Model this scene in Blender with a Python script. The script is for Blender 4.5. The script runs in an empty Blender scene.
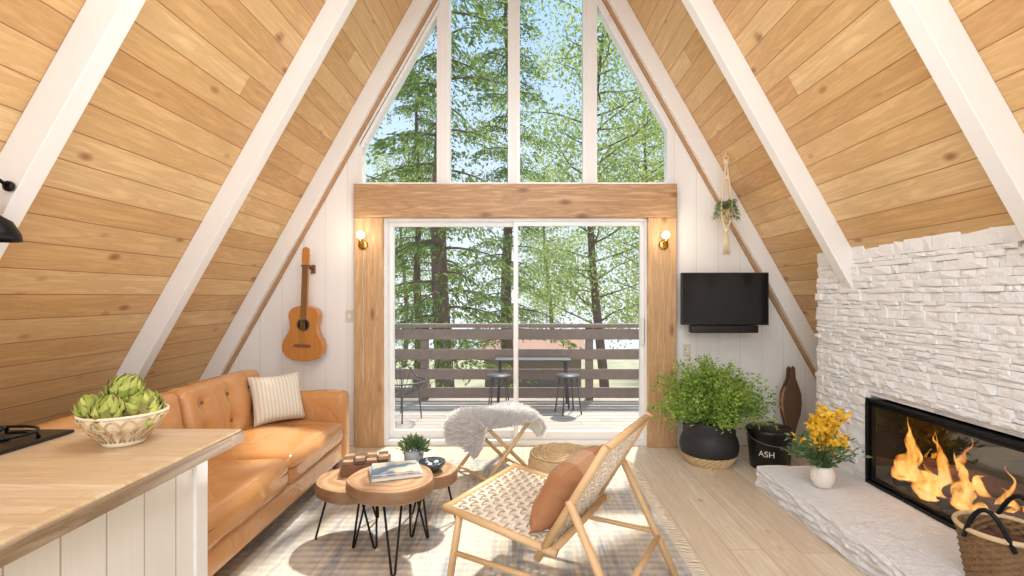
import bpy, bmesh, math, random
import numpy as np
from mathutils import Vector, Matrix, noise
random.seed(7); rng=np.random.default_rng(7)
SC=bpy.context.scene; COL=SC.collection
def s(r,g,b):
    def f(c):
        c/=255.0
        return c/12.92 if c<=0.04045 else ((c+0.055)/1.055)**2.4
    return (f(r),f(g),f(b),1.0)
# ---------------------------------------------------------------- materials
class NT:
    def __init__(self,name):
        self.m=bpy.data.materials.new(name); self.m.use_nodes=True
        self.t=self.m.node_tree; self.t.nodes.clear()
        self.out=self.t.nodes.new('ShaderNodeOutputMaterial')
    def n(self,typ,**kw):
        x=self.t.nodes.new(typ)
        for k,v in kw.items(): setattr(x,k,v)
        return x
    def l(self,a,b): self.t.links.new(a,b)
    def put(self,sock,val):
        if isinstance(val,bpy.types.NodeSocket): self.l(val,sock)
        else: sock.default_value=val
    def math(self,op,a,b=0.0,c=None):
        x=self.n('ShaderNodeMath',operation=op)
        self.put(x.inputs[0],a); self.put(x.inputs[1],b)
        if c is not None: self.put(x.inputs[2],c)
        return x.outputs[0]
    def mix(self,f,a,b,mode='MIX'):
        x=self.n('ShaderNodeMix',data_type='RGBA',blend_type=mode)
        self.put(x.inputs[0],f); self.put(x.inputs[6],a); self.put(x.inputs[7],b)
        return x.outputs[2]
    def ramp(self,f,stops):
        x=self.n('ShaderNodeValToRGB'); e=x.color_ramp.elements
        e[0].position=stops[0][0]; e[0].color=stops[0][1]
        e[1].position=stops[-1][0]; e[1].color=stops[-1][1]
        for p,c in stops[1:-1]:
            q=e.new(p); q.color=c
        self.l(f,x.inputs[0]); return x.outputs[0]
    def obj(self): return self.n('ShaderNodeTexCoord').outputs['Object']
    def noise(self,vec,scale,detail=3,dist=0.0,rough=0.5):
        x=self.n('ShaderNodeTexNoise'); self.l(vec,x.inputs['Vector'])
        x.inputs['Scale'].default_value=scale; x.inputs['Detail'].default_value=detail
        x.inputs['Distortion'].default_value=dist; x.inputs['Roughness'].default_value=rough
        return x.outputs[0]
    def comb(self,a,b,c):
        x=self.n('ShaderNodeCombineXYZ'); self.put(x.inputs[0],a);self.put(x.inputs[1],b);self.put(x.inputs[2],c); return x.outputs[0]
    def bump(self,h,strength=0.3,dist=0.01):
        x=self.n('ShaderNodeBump'); x.inputs['Strength'].default_value=strength; x.inputs['Distance'].default_value=dist
        self.l(h,x.inputs['Height']); return x.outputs[0]
    def bsdf(self,col,rough=0.5,metal=0.0,normal=None,**kw):
        x=self.n('ShaderNodeBsdfPrincipled'); self.put(x.inputs['Base Color'],col); self.put(x.inputs['Roughness'],rough)
        x.inputs['Metallic'].default_value=metal
        if normal is not None: self.l(normal,x.inputs['Normal'])
        for k,v in kw.items(): self.put(x.inputs[k.replace('_',' ')],v)
        self.l(x.outputs[0],self.out.inputs[0]); return x
def sc(c,k): return (min(c[0]*k,1),min(c[1]*k,1),min(c[2]*k,1),1)
def simple(name,col,rough=0.5,metal=0.0,var=0.12,scale=6.0,bs=60.0,bump=0.15,bd=0.004,**kw):
    t=NT(name); o=t.obj(); f=t.noise(o,scale,4)
    c=t.mix(f,sc(col,1-var),sc(col,1+var)); b=t.noise(o,bs,3)
    t.bsdf(c,rough,metal,t.bump(b,bump,bd),**kw); return t.m
def planks(name,wa,la,width,length,cols,gcol,groove=0.02,grain=0.35,knots=0.0,rough=0.5,jit=1.0,endg=0.0015,bump=0.5,knotcol=None):
    t=NT(name); o=t.obj(); sp=t.n('ShaderNodeSeparateXYZ'); t.l(o,sp.inputs[0])
    W=sp.outputs['XYZ'.index(wa)]; L=sp.outputs['XYZ'.index(la)]
    w=t.math('DIVIDE',W,width); idx=t.math('FLOOR',w); fr=t.math('FRACT',w)
    wn=t.n('ShaderNodeTexWhiteNoise',noise_dimensions='1D'); t.l(idx,wn.inputs['W'])
    l=t.math('ADD',t.math('DIVIDE',L,length),t.math('MULTIPLY',wn.outputs[0],7.3)); lid=t.math('FLOOR',l); lf=t.math('FRACT',l)
    w2=t.n('ShaderNodeTexWhiteNoise',noise_dimensions='2D'); t.l(t.comb(idx,lid,0.0),w2.inputs['Vector'])
    r=w2.outputs[0]
    base=t.ramp(r,[(i/(len(cols)-1),c) for i,c in enumerate(cols)])
    gv=t.comb(t.math('ADD',t.math('MULTIPLY',W,22.0),t.math('MULTIPLY',r,50.0)),t.math('MULTIPLY',L,1.6),t.math('MULTIPLY',r,31.0))
    g=t.noise(gv,1.0,5,1.2,0.6)
    g2=t.math('SMOOTH_MIN',t.math('MULTIPLY',t.math('ABSOLUTE',t.math('SUBTRACT',g,0.5)),6.0),1.0,0.2)
    dark=t.mix(1.0,base,(1-grain,1-grain*1.25,1-grain*1.5,1),'MULTIPLY')
    c=t.mix(g2,dark,base)
    if knots>0:
        kv=t.comb(t.math('ADD',t.math('MULTIPLY',W,6.0),t.math('MULTIPLY',r,9.0)),t.math('MULTIPLY',L,2.6),t.math('MULTIPLY',r,17.0))
        v=t.n('ShaderNodeTexVoronoi'); t.l(kv,v.inputs['Vector']); v.inputs['Scale'].default_value=1.0
        k=t.n('ShaderNodeMapRange'); t.l(v.outputs['Distance'],k.inputs[0]); k.inputs[1].default_value=0.05*knots; k.inputs[2].default_value=0.17*knots
        k.inputs[3].default_value=0.85; k.inputs[4].default_value=0.0
        c=t.mix(k.outputs[0],c,knotcol or s(140,92,52))
    e=t.math('MINIMUM',fr,t.math('SUBTRACT',1.0,fr)); ge=t.math('LESS_THAN',e,groove)
    le=t.math('MULTIPLY',t.math('MINIMUM',lf,t.math('SUBTRACT',1.0,lf)),length); gl=t.math('LESS_THAN',le,endg)
    gg=t.math('MAXIMUM',ge,gl); c=t.mix(gg,c,gcol)
    h=t.math('SUBTRACT',t.math('MULTIPLY',g2,0.12),gg)
    t.bsdf(c,rough,0,t.bump(h,bump,0.004)); return t.m
M={}
M['ceil']=planks('pine_ceiling','Z','Y',0.128,4.6,[s(204,160,104),s(224,186,130),s(210,168,112),s(230,197,144),s(217,177,121)],s(150,108,66),0.019,0.19,0.9,0.38,bump=0.35)
M['floor']=planks('oak_floor','X','Y',0.19,2.2,[s(218,202,178),s(232,219,198),s(225,210,186),s(236,225,206)],s(168,146,120),0.008,0.16,0.8,0.36,knotcol=s(170,140,108))
M['wallw']=planks('white_panel','X','Z',0.205,9.0,[s(236,234,229),s(239,237,233)],s(216,212,204),0.012,0.02,0,0.55,endg=0,bump=0.15)
M['counterw']=planks('white_boards','Y','Z',0.13,9.0,[s(232,230,222),s(236,234,227)],s(180,176,164),0.02,0.03,0,0.5,endg=0)
M['beam']=planks('fir_beam','Z','X',0.6,9.0,[s(196,160,120),s(204,168,128)],s(170,120,80),0.0,0.34,1.3,0.5,endg=0,knotcol=s(118,74,42))
M['post']=planks('fir_post','X','Z',0.7,9.0,[s(208,170,126),s(214,178,134)],s(170,120,80),0.0,0.28,1.2,0.5,endg=0,knotcol=s(126,80,46))
M['butcher']=planks('butcher_block','Y','X',0.045,0.6,[s(220,196,160),s(212,184,146),s(228,206,174)],s(190,158,120),0.02,0.16,0,0.3)
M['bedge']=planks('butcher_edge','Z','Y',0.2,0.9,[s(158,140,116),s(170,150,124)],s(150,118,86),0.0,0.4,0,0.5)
M['deck']=planks('deck_boards','Y','X',0.145,3.0,[s(190,178,168),s(204,194,184),s(180,168,160)],s(70,62,58),0.03,0.25,0,0.7)
M['white']=simple('white_paint',s(236,234,230),0.45,var=0.02,bump=0.05)
M['vinyl']=simple('white_vinyl',s(236,236,234),0.3,var=0.01,bump=0.0)
M['trimwood']=simple('brown_trim',s(176,134,92),0.5,var=0.2,scale=12)
M['black']=simple('black_metal',s(24,24,26),0.4,0.6,var=0.1)
M['blackw']=simple('black_wicker',s(36,36,38),0.6,0.0,var=0.2)
M['blackp']=simple('black_plastic',s(18,18,20),0.35,var=0.1,bump=0.02)
M['screen']=simple('tv_screen',s(10,11,13),0.12,var=0.0,bump=0.0)
M['brass']=simple('brass',s(196,150,80),0.25,1.0,var=0.05,bump=0.02)
M['railw']=simple('railing_wood',s(136,118,108),0.7,var=0.25,scale=10)
M['grey']=simple('grey_metal',s(92,90,92),0.5,0.3,var=0.1)
M['oak']=simple('oak_frame',s(214,178,130),0.45,var=0.12,scale=18)
M['wicker']=simple('wicker',s(206,180,138),0.7,var=0.25,scale=30,bump=0.5,bs=220)
M['darkwick']=simple('dark_wicker',s(124,94,62),0.7,var=0.4,scale=30,bump=0.5,bs=220)
M['cream']=simple('cream_rattan',s(232,218,190),0.7,var=0.12,scale=30,bump=0.4,bs=200)
M['cord']=simple('paper_cord',s(226,214,194),0.75,var=0.12,scale=40,bump=0.4,bs=300)
M['fur']=simple('sheep_fur',s(238,237,234),0.9,var=0.04,scale=12,bump=0.2)
M['terra']=simple('rust_leather',s(184,134,94),0.45,var=0.28,scale=9,bump=0.6,bs=26,bd=0.008)
def twotone():
    t=NT('two_tone_leather'); o=t.obj(); sp=t.n('ShaderNodeSeparateXYZ'); t.l(o,sp.inputs[0])
    f=t.math('LESS_THAN',t.math('ABSOLUTE',t.math('ADD',sp.outputs[0],0.02)),0.10)
    c=t.mix(f,s(186,132,92),s(214,174,138)); c=t.mix(t.math('MULTIPLY',t.noise(o,9,4),0.5),c,s(152,104,72))
    t.bsdf(c,0.38,0,t.bump(t.noise(o,14,4,1.0),0.7,0.012)); return t.m
M['twotone']=twotone()
M['ceramic']=simple('white_ceramic',s(236,230,220),0.4,var=0.04)
M['bwhite']=simple('book_pages',s(236,230,216),0.8,var=0.03)
M['soil']=simple('soil',s(60,44,32),0.95,var=0.3,scale=40,bump=0.6)
M['walnut']=simple('walnut',s(122,82,56),0.4,var=0.25,scale=20)
M['dkbrown']=simple('dark_brown_leather',s(90,66,46),0.6,var=0.25,scale=20)
def leathermat():
    t=NT('tan_leather'); o=t.obj(); f=t.noise(o,2.2,2,0.6,0.4)
    c=t.mix(f,s(186,128,74),s(210,156,100))
    cr=t.noise(o,3.2,2,1.6,0.4); cr=t.math('ABSOLUTE',t.math('SUBTRACT',cr,0.5)); cr=t.math('SMOOTH_MIN',t.math('MULTIPLY',cr,9.0),1.0,0.4)
    h=t.math('ADD',cr,t.math('MULTIPLY',t.noise(o,160,2),0.015))
    t.bsdf(c,0.24,0,t.bump(h,0.35,0.008),Coat_Weight=0.25,Coat_Roughness=0.2); return t.m
M['leather']=leathermat()
M['seam']=simple('leather_seam',s(138,88,48),0.45,var=0.1)
M['yellow']=simple('yellow_petals',s(240,186,40),0.6,var=0.3,scale=60)
M['glaze']=simple('dark_blue_glaze',s(62,76,88),0.25,var=0.25,scale=20)
M['greypot']=simple('pale_grey_pot',s(176,184,190),0.4,var=0.15,scale=20)
M['barkm']=simple('bark',s(120,98,82),0.9,var=0.5,scale=9,bump=0.8,bs=18,bd=0.04)
M['ground']=simple('forest_ground',s(172,164,132),0.95,var=0.4,scale=0.8,bump=0.5,bs=4,bd=0.1)
M['roofr']=simple('neighbour_roof',s(186,140,118),0.8,var=0.15,scale=2)
def stonemat(name,a,b,bd):
    t=NT(name); o=t.obj(); c=t.mix(t.noise(o,9,5,0.4,0.65),a,b); n1=t.noise(o,26,6,0.6,0.7); n2=t.noise(o,90,3)
    t.bsdf(c,0.8,0,t.bump(t.math('ADD',n1,t.math('MULTIPLY',n2,0.3)),0.9,bd)); return t.m
M['stonewhite']=stonemat('white_ledger_stone',s(236,236,234),s(252,252,251),0.014)
M['hearthst']=stonemat('white_hearth_stone',s(232,233,234),s(250,251,252),0.026)
M['rope']=simple('macrame_rope',s(226,208,174),0.85,var=0.1,scale=60,bump=0.5,bs=300)
M['firebrick']=simple('firebox_black',s(30,25,24),0.7,var=0.3,scale=14)
M['slate']=simple('switch_plate',s(214,204,186),0.4,var=0.02)
M['logs']=simple('charred_log',s(88,60,44),0.9,var=0.5,scale=30,bump=0.8,bs=60)
def leafmat(name,cols,tr=0.45,tc=(1.0,1.0,0.8,1)):
    t=NT(name); g=t.n('ShaderNodeNewGeometry'); c=t.ramp(g.outputs['Random Per Island'],[(i/(len(cols)-1),c) for i,c in enumerate(cols)])
    d=t.n('ShaderNodeBsdfDiffuse'); t.l(c,d.inputs[0]); tl=t.n('ShaderNodeBsdfTranslucent')
    t.l(t.mix(1.0,c,tc,'MULTIPLY'),tl.inputs[0])
    m=t.n('ShaderNodeMixShader'); m.inputs[0].default_value=tr; t.l(d.outputs[0],m.inputs[1]); t.l(tl.outputs[0],m.inputs[2]); t.l(m.outputs[0],t.out.inputs[0]); return t.m
M['conifer']=leafmat('conifer_needles',[s(98,118,70),s(132,150,92),s(164,178,112),s(110,130,84)],0.5)
M['decid']=leafmat('deciduous_leaves',[s(148,166,98),s(182,196,122),s(200,208,138),s(128,150,90)],0.5)
M['bush']=leafmat('bush_leaves',[s(110,150,62),s(156,190,90),s(190,214,120),s(88,128,50)],0.4)
M['euca']=leafmat('eucalyptus_leaves',[s(84,110,78),s(120,146,106),s(98,126,84)],0.3)
M['airp']=leafmat('grey_green_leaves',[s(120,140,96),s(164,176,130),s(96,120,78)],0.3)
M['arti']=leafmat('artichoke_scales',[s(128,142,62),s(170,180,88),s(196,200,114),s(144,154,74),s(140,116,84)],0.1)
M['wool']=leafmat('white_wool',[s(242,241,240),s(234,233,231),s(249,248,247)],0.5,(1,1,1,1))
def glassmat(name,tint=(1,1,1,1),g=0.2,b=0.002):
    t=NT(name); tr=t.n('ShaderNodeBsdfTransparent'); tr.inputs[0].default_value=tint
    gl=t.n('ShaderNodeBsdfGlossy'); gl.inputs['Roughness'].default_value=0.02
    lw=t.n('ShaderNodeLayerWeight'); lw.inputs[0].default_value=0.5
    f=t.math('ADD',t.math('MULTIPLY',t.math('POWER',lw.outputs['Facing'],4.0),g),b)
    m=t.n('ShaderNodeMixShader'); t.l(f,m.inputs[0]); t.l(tr.outputs[0],m.inputs[1]); t.l(gl.outputs[0],m.inputs[2]); t.l(m.outputs[0],t.out.inputs[0]); return t.m
M['glass']=glassmat('window_glass',(0.98,0.99,0.985,1),0.3)
M['fglass']=glassmat('fire_glass',(0.9,0.9,0.9,1),0.8,0.12)
def emis(name,col,st):
    t=NT(name); e=t.n('ShaderNodeEmission'); f=t.noise(t.obj(),6,2)
    t.l(t.mix(f,sc(col,0.95),col),e.inputs[0]); e.inputs[1].default_value=st; t.l(e.outputs[0],t.out.inputs[0]); return t.m
M['bulb']=emis('bulb_glow',(1.0,0.86,0.64,1),4)
def flamemat():
    t=NT('flame'); o=t.obj(); sp=t.n('ShaderNodeSeparateXYZ'); t.l(o,sp.inputs[0])
    lw=t.n('ShaderNodeLayerWeight'); lw.inputs[0].default_value=0.5
    fc=lw.outputs['Facing']; nz=t.noise(t.comb(t.math('MULTIPLY',sp.outputs[0],18.0),t.math('MULTIPLY',sp.outputs[1],18.0),t.math('MULTIPLY',sp.outputs[2],5.0)),1.0,4,0.8)
    k=t.math('ADD',t.math('ADD',t.math('MULTIPLY',fc,0.8),t.math('MULTIPLY',sp.outputs[2],1.1)),t.math('MULTIPLY',t.math('SUBTRACT',nz,0.5),1.1))
    c=t.ramp(k,[(0.0,(1,0.72,0.26,1)),(0.4,(1,0.48,0.09,1)),(0.75,(1,0.25,0.02,1)),(1.0,(0.8,0.08,0.01,1))])
    e=t.n('ShaderNodeEmission'); t.l(c,e.inputs[0]); e.inputs[1].default_value=1.6
    tr=t.n('ShaderNodeBsdfTransparent'); m=t.n('ShaderNodeMixShader')
    f=t.n('ShaderNodeMapRange'); t.l(k,f.inputs[0]); f.inputs[1].default_value=0.15; f.inputs[2].default_value=0.95; f.inputs[3].default_value=0.2; f.inputs[4].default_value=1.0
    t.l(f.outputs[0],m.inputs[0]); t.l(e.outputs[0],m.inputs[1]); t.l(tr.outputs[0],m.inputs[2]); t.l(m.outputs[0],t.out.inputs[0]); return t.m
M['flame']=flamemat()
def rugmat():
    t=NT('woven_rug'); o=t.obj(); sp=t.n('ShaderNodeSeparateXYZ'); t.l(o,sp.inputs[0]); X,Y=sp.outputs[0],sp.outputs[1]
    # fine streaky ribs following the weave, in soft faded bands
    ln=t.noise(t.comb(t.math('MULTIPLY',X,34.0),t.math('MULTIPLY',Y,3.0),0.0),1.0,4,0.3,0.6)
    l1=t.n('ShaderNodeMapRange'); t.l(ln,l1.inputs[0]); l1.inputs[1].default_value=0.42; l1.inputs[2].default_value=0.60
    st=t.math('SINE',t.math('MULTIPLY',t.math('ADD',X,t.math('MULTIPLY',t.math('PINGPONG',Y,0.05),0.6)),52.0)); st=t.math('ADD',t.math('MULTIPLY',st,0.5),0.5)
    band=t.noise(t.comb(t.math('MULTIPLY',X,3.0),t.math('MULTIPLY',Y,0.6),0.0),1.4,2,0.2,0.4)
    bm_=t.n('ShaderNodeMapRange'); t.l(band,bm_.inputs[0]); bm_.inputs[1].default_value=0.34; bm_.inputs[2].default_value=0.62
    f=t.math('MULTIPLY',t.math('ADD',t.math('MULTIPLY',l1.outputs[0],0.55),t.math('MULTIPLY',st,0.35)),t.math('ADD',t.math('MULTIPLY',bm_.outputs[0],0.75),0.2))
    base=t.mix(t.noise(o,30,3),s(228,217,198),s(204,191,172))
    c=t.mix(f,base,s(118,134,156))
    rib=t.math('SINE',t.math('MULTIPLY',Y,105.0)); b=t.math('SINE',t.math('MULTIPLY',X,130.0)); wv=t.math('ADD',t.math('MULTIPLY',rib,0.7),t.math('MULTIPLY',b,0.3))
    c=t.mix(t.math('MULTIPLY',t.math('ADD',wv,1.0),0.11),c,s(128,118,104))
    n=t.noise(o,60,3); h=t.math('ADD',wv,n)
    t.bsdf(c,0.95,0,t.bump(h,0.5,0.006)); return t.m
M['rug']=rugmat()
def slabmat():
    t=NT('slab_wood'); o=t.obj(); ln=t.n('ShaderNodeVectorMath',operation='MULTIPLY'); t.l(o,ln.inputs[0]); ln.inputs[1].default_value=(1,1,0)
    le=t.n('ShaderNodeVectorMath',operation='LENGTH'); t.l(ln.outputs[0],le.inputs[0])
    r=t.math('ADD',t.math('MULTIPLY',le.outputs['Value'],34.0),t.math('MULTIPLY',t.noise(o,6,3),4.0))
    g=t.math('ADD',t.math('MULTIPLY',t.math('SINE',t.math('MULTIPLY',r,3.0)),0.5),0.5)
    c=t.mix(t.math('MULTIPLY',g,0.7),s(190,154,116),s(134,100,72)); c=t.mix(t.math('MULTIPLY',t.noise(o,4,2),0.4),c,s(164,124,90))
    ge=t.n('ShaderNodeNewGeometry'); s2=t.n('ShaderNodeSeparateXYZ'); t.l(ge.outputs['Normal'],s2.inputs[0])
    ed=t.math('LESS_THAN',t.math('ABSOLUTE',s2.outputs[2]),0.75)
    c=t.mix(t.math('MULTIPLY',ed,0.65),c,s(112,78,54))
    t.bsdf(c,0.4,0,t.bump(t.noise(o,24,4),0.25,0.006)); return t.m
M['slab']=slabmat()
def stripepillow():
    t=NT('striped_linen'); o=t.obj(); sp=t.n('ShaderNodeSeparateXYZ'); t.l(o,sp.inputs[0])
    f=t.math('LESS_THAN',t.math('FRACT',t.math('MULTIPLY',sp.outputs[0],40.0)),0.4)
    c=t.mix(f,s(224,217,200),s(204,197,180)); t.bsdf(c,0.9,0,t.bump(t.noise(o,200,2),0.3,0.003)); return t.m
M['pillow']=stripepillow()
def guitarmat():
    t=NT('guitar_top'); o=t.obj(); sp=t.n('ShaderNodeSeparateXYZ'); t.l(o,sp.inputs[0])
    g=t.noise(t.comb(t.math('MULTIPLY',sp.outputs[0],80.0),0.0,t.math('MULTIPLY',sp.outputs[2],3.0)),1,3)
    c=t.mix(g,s(208,142,76),s(176,112,56)); t.bsdf(c,0.22,0,None); return t.m
M['guitar']=guitarmat()
# ---------------------------------------------------------------- geometry helpers
class MB:
    def __init__(self): self.v=[]; self.f=[]
    def add(self,v,f,T=None):
        b=len(self.v)
        if T is not None: v=[tuple(T@Vector(p)) for p in v]
        self.v+= [tuple(p) for p in v]; self.f+=[tuple(i+b for i in q) for q in f]; return self
    def box(self,x0,x1,y0,y1,z0,z1,T=None):
        v=[(x0,y0,z0),(x1,y0,z0),(x1,y1,z0),(x0,y1,z0),(x0,y0,z1),(x1,y0,z1),(x1,y1,z1),(x0,y1,z1)]
        return self.add(v,[(0,3,2,1),(4,5,6,7),(0,1,5,4),(1,2,6,5),(2,3,7,6),(3,0,4,7)],T)
    def prism(self,poly,axis,a,b):
        n=len(poly)
        def P(p,t):
            if axis=='Y': return (p[0],t,p[1])
            if axis=='X': return (t,p[0],p[1])
            return (p[0],p[1],t)
        v=[P(p,a) for p in poly]+[P(p,b) for p in poly]
        f=[tuple(range(n)),tuple(range(2*n-1,n-1,-1))]+[(i,i+n,(i+1)%n+n,(i+1)%n) for i in range(n)]
        return self.add(v,f)
    def tube(self,pts,r,seg=8,closed=False,T=None,flat=1.0):
        pts=[Vector(p) for p in pts]; n=len(pts)
        rs=r if isinstance(r,(list,tuple)) else [r]*n
        v=[];f=[]; up=None
        for i,p in enumerate(pts):
            if closed: d=(pts[(i+1)%n]-pts[i-1])
            else: d=(pts[min(i+1,n-1)]-pts[max(i-1,0)])
            if d.length<1e-9: d=Vector((0,0,1))
            d.normalize()
            if up is None: up=Vector((0,0,1)) if abs(d.z)<0.9 else Vector((1,0,0))
            a=d.cross(up)
            if a.length<1e-6: a=d.orthogonal()
            a.normalize(); b=a.cross(d).normalized(); up=b
            for k in range(seg):
                t=2*math.pi*k/seg; v.append(p+a*math.cos(t)*rs[i]+b*math.sin(t)*rs[i]*flat)
        m=n if closed else n-1
        for i in range(m):
            for k in range(seg):
                j=(i+1)%n; f.append((i*seg+k,i*seg+(k+1)%seg,j*seg+(k+1)%seg,j*seg+k))
        if not closed: f.append(tuple(range(seg-1,-1,-1))); f.append(tuple((n-1)*seg+k for k in range(seg)))
        return self.add(v,f,T)
    def lathe(self,prof,seg=32,T=None,fn=None,caps=True):
        v=[];f=[];n=len(prof)
        for i,(r,z) in enumerate(prof):
            for k in range(seg):
                t=2*math.pi*k/seg; rr=r if fn is None else fn(r,z,t,i); v.append((rr*math.cos(t),rr*math.sin(t),z))
        for i in range(n-1):
            for k in range(seg): f.append((i*seg+k,i*seg+(k+1)%seg,(i+1)*seg+(k+1)%seg,(i+1)*seg+k))
        if caps: f.append(tuple(range(seg-1,-1,-1))); f.append(tuple((n-1)*seg+k for k in range(seg)))
        return self.add(v,f,T)
    def ball(self,c,r,seg=16,n=10):
        rx,ry,rz=(r,r,r) if not isinstance(r,(tuple,list)) else r
        pr=[(max(math.sin(math.pi*i/n),1e-3),-math.cos(math.pi*i/n)) for i in range(n+1)]
        return self.lathe(pr,seg,Matrix.Translation(c)@Matrix.Diagonal((rx,ry,rz,1)))
    def soft(self,c,h,r,bulge=(0,0,0),m=10,fn=None,T=None):
        hx,hy,hz=h
        def coords(hh,mm):
            e=[-hh+r*(1-math.cos(a*math.pi/8)) for a in range(4)]
            mid=[-(hh-r)+2*(hh-r)*i/mm for i in range(mm+1)]
            return e+mid+[-x for x in reversed(e)]
        cs=[coords(hx,m),coords(hy,m),coords(hz,m)]
        vm={};v=[];f=[]
        def pt(p):
            key=(round(p[0],5),round(p[1],5),round(p[2],5))
            if key in vm: return vm[key]
            q=[max(-(h[i]-r),min(h[i]-r,p[i])) for i in range(3)]
            d=Vector([p[i]-q[i] for i in range(3)])
            if d.length>1e-9: d.normalize()
            o=Vector(q)+d*r
            u=[max(0,1-(p[i]/h[i])**2) for i in range(3)]
            o.x+=d.x*bulge[0]*u[1]*u[2]; o.y+=d.y*bulge[1]*u[0]*u[2]; o.z+=d.z*bulge[2]*u[0]*u[1]
            if fn: o=fn(o,p)
            o=o+Vector(c); vm[key]=len(v); v.append(tuple(o)); return vm[key]
        for ax in range(3):
            a,b=[(1,2),(2,0),(0,1)][ax]
            for sg in (-1,1):
                A,B=cs[a],cs[b]
                for i in range(len(A)-1):
                    for j in range(len(B)-1):
                        q=[]
                        for (ii,jj) in ((i,j),(i+1,j),(i+1,j+1),(i,j+1)):
                            p=[0,0,0]; p[ax]=sg*h[ax]; p[a]=A[ii]; p[b]=B[jj]; q.append(pt(p))
                        if sg<0: q.reverse()
                        if len(set(q))==4: f.append(tuple(q))
        return self.add(v,f,T)
    def pillow(self,w,h,t,T=None,n=16):
        v=[];f=[]
        for sgn in (1,-1):
            b=len(v)
            for i in range(n+1):
                for j in range(n+1):
                    u=-1+2*i/n; w2=-1+2*j/n
                    th=(max(0,(1-u**4))*max(0,(1-w2**4)))**0.55
                    pinch=1-0.08*(1-u*u)*abs(w2)**3
                    pin2=1-0.08*(1-w2*w2)*abs(u)**3
                    wr_=1+0.12*noise.noise(Vector((u*3,w2*3,sgn)))
                    v.append((u*w/2*pin2,w2*h/2*pinch,sgn*(t/2*th*wr_+0.001)))
            for i in range(n):
                for j in range(n):
                    a=b+i*(n+1)+j; q=(a,a+n+1,a+n+2,a+1); f.append(q if sgn>0 else q[::-1])
        N=(n+1)**2; edge=[i*(n+1) for i in range(n+1)]+[n*(n+1)+j for j in range(1,n+1)]+[i*(n+1)+n for i in range(n-1,-1,-1)]+[j for j in range(n-1,0,-1)]
        for i in range(len(edge)):
            a,b2=edge[i],edge[(i+1)%len(edge)]; f.append((a,b2,b2+N,a+N))
        return self.add(v,f,T)
    def leaves(self,centers,size,asp=0.5,dirs=None,jit=0.5):
        c=np.asarray(centers,float); n=len(c)
        d=rng.normal(size=(n,3)) if dirs is None else np.asarray(dirs,float)+rng.normal(size=(n,3))*jit
        d/=np.linalg.norm(d,axis=1,keepdims=True)+1e-9
        e=np.cross(d,rng.normal(size=(n,3))); e/=np.linalg.norm(e,axis=1,keepdims=True)+1e-9
        sz=(size*(0.6+0.8*rng.random(n)))[:,None]
        P=np.stack([c,c+d*sz*0.45+e*sz*asp*0.5,c+d*sz,c+d*sz*0.45-e*sz*asp*0.5],1).reshape(-1,3)
        b=len(self.v); self.v+=[tuple(p) for p in P.tolist()]; self.f+=[(b+4*i,b+4*i+1,b+4*i+2,b+4*i+3) for i in range(n)]
        return self
    def done(self,name,mat,parent=None,smooth=False,bevel=0.0,loc=None,rot=None,fix=True,sub=0):
        me=bpy.data.meshes.new(name); me.from_pydata(self.v,[],self.f); me.update()
        if fix:
            bm=bmesh.new(); bm.from_mesh(me); bmesh.ops.recalc_face_normals(bm,faces=bm.faces); bm.to_mesh(me); bm.free()
        if smooth: me.polygons.foreach_set('use_smooth',[True]*len(me.polygons))
        me.materials.append(M[mat] if isinstance(mat,str) else mat)
        o=bpy.data.objects.new(name,me); COL.objects.link(o)
        if loc: o.location=loc
        if rot: o.rotation_euler=rot
        if parent: o.parent=parent
        if bevel>0:
            b=o.modifiers.new('b','BEVEL'); b.width=bevel; b.segments=2; b.limit_method='ANGLE'
        return o
def top(name,label,cat,loc=(0,0,0),rot=(0,0,0),group=None,kind=None):
    e=bpy.data.objects.new(name,None); e.empty_display_size=0.1; COL.objects.link(e); e.location=loc; e.rotation_euler=rot
    return tag(e,label,cat,group,kind)
def tag(o,label,cat,group=None,kind=None):
    o['label']=label; o['category']=cat
    if group: o['group']=group
    if kind: o['kind']=kind
    return o
def struct(o,label,cat): return tag(o,label,cat,None,'structure')
def copy_thing(src,loc,rot=None,scale=None):
    n=src.copy(); COL.objects.link(n); n.location=loc
    if rot: n.rotation_euler=rot
    if scale: n.scale=(scale,)*3 if not isinstance(scale,tuple) else scale
    for c in list(src.children):
        k=c.copy(); k.parent=n; COL.objects.link(k)
        for g in list(c.children):
            q=g.copy(); q.parent=k; COL.objects.link(q)
    return n
RZ=lambda a: Matrix.Rotation(a,4,'Z'); RX=lambda a: Matrix.Rotation(a,4,'X'); RY=lambda a: Matrix.Rotation(a,4,'Y'); TR=lambda *a: Matrix.Translation(a)
# ---------------------------------------------------------------- shell
XC=-0.02; K=0.563; AP=5.6; YB=4.70
def hin(z): return (AP-z)*K
def hout(z): return (AP-z)*K+0.16
Y0=-2.2
o=MB().box(-3.6,3.6,Y0,YB+0.12,-0.1,0.0).done('floor','floor'); struct(o,'wide plank light oak floor','floor')
for sg,nm in ((-1,'ceiling'),(1,'ceiling.001')):
    zt=AP+0.16/K
    poly=[(XC+sg*hout(0),0),(XC,zt),(XC,zt+0.2),(XC+sg*(hout(0)+0.12),0)]
    o=MB().prism(poly,'Y',Y0,YB+0.12).done(nm,'ceil'); struct(o,'sloping knotty pine plank ceiling of the A-frame','ceiling')
GX=0.07
zs_l=AP-(1.505+GX-0.02)/K; zs_r=AP-(1.393+GX+0.02)/K; WB=2.436
w=MB()
yA,yB=YB,YB+0.12
w.prism([(XC-hout(0),0),(-1.29,0),(-1.29,WB),(XC-hout(WB),WB)],'Y',yA,yB)
w.prism([(XC+hout(0),0),(1.18,0),(1.18,WB),(XC+hout(WB),WB)],'Y',yA,yB)
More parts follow.
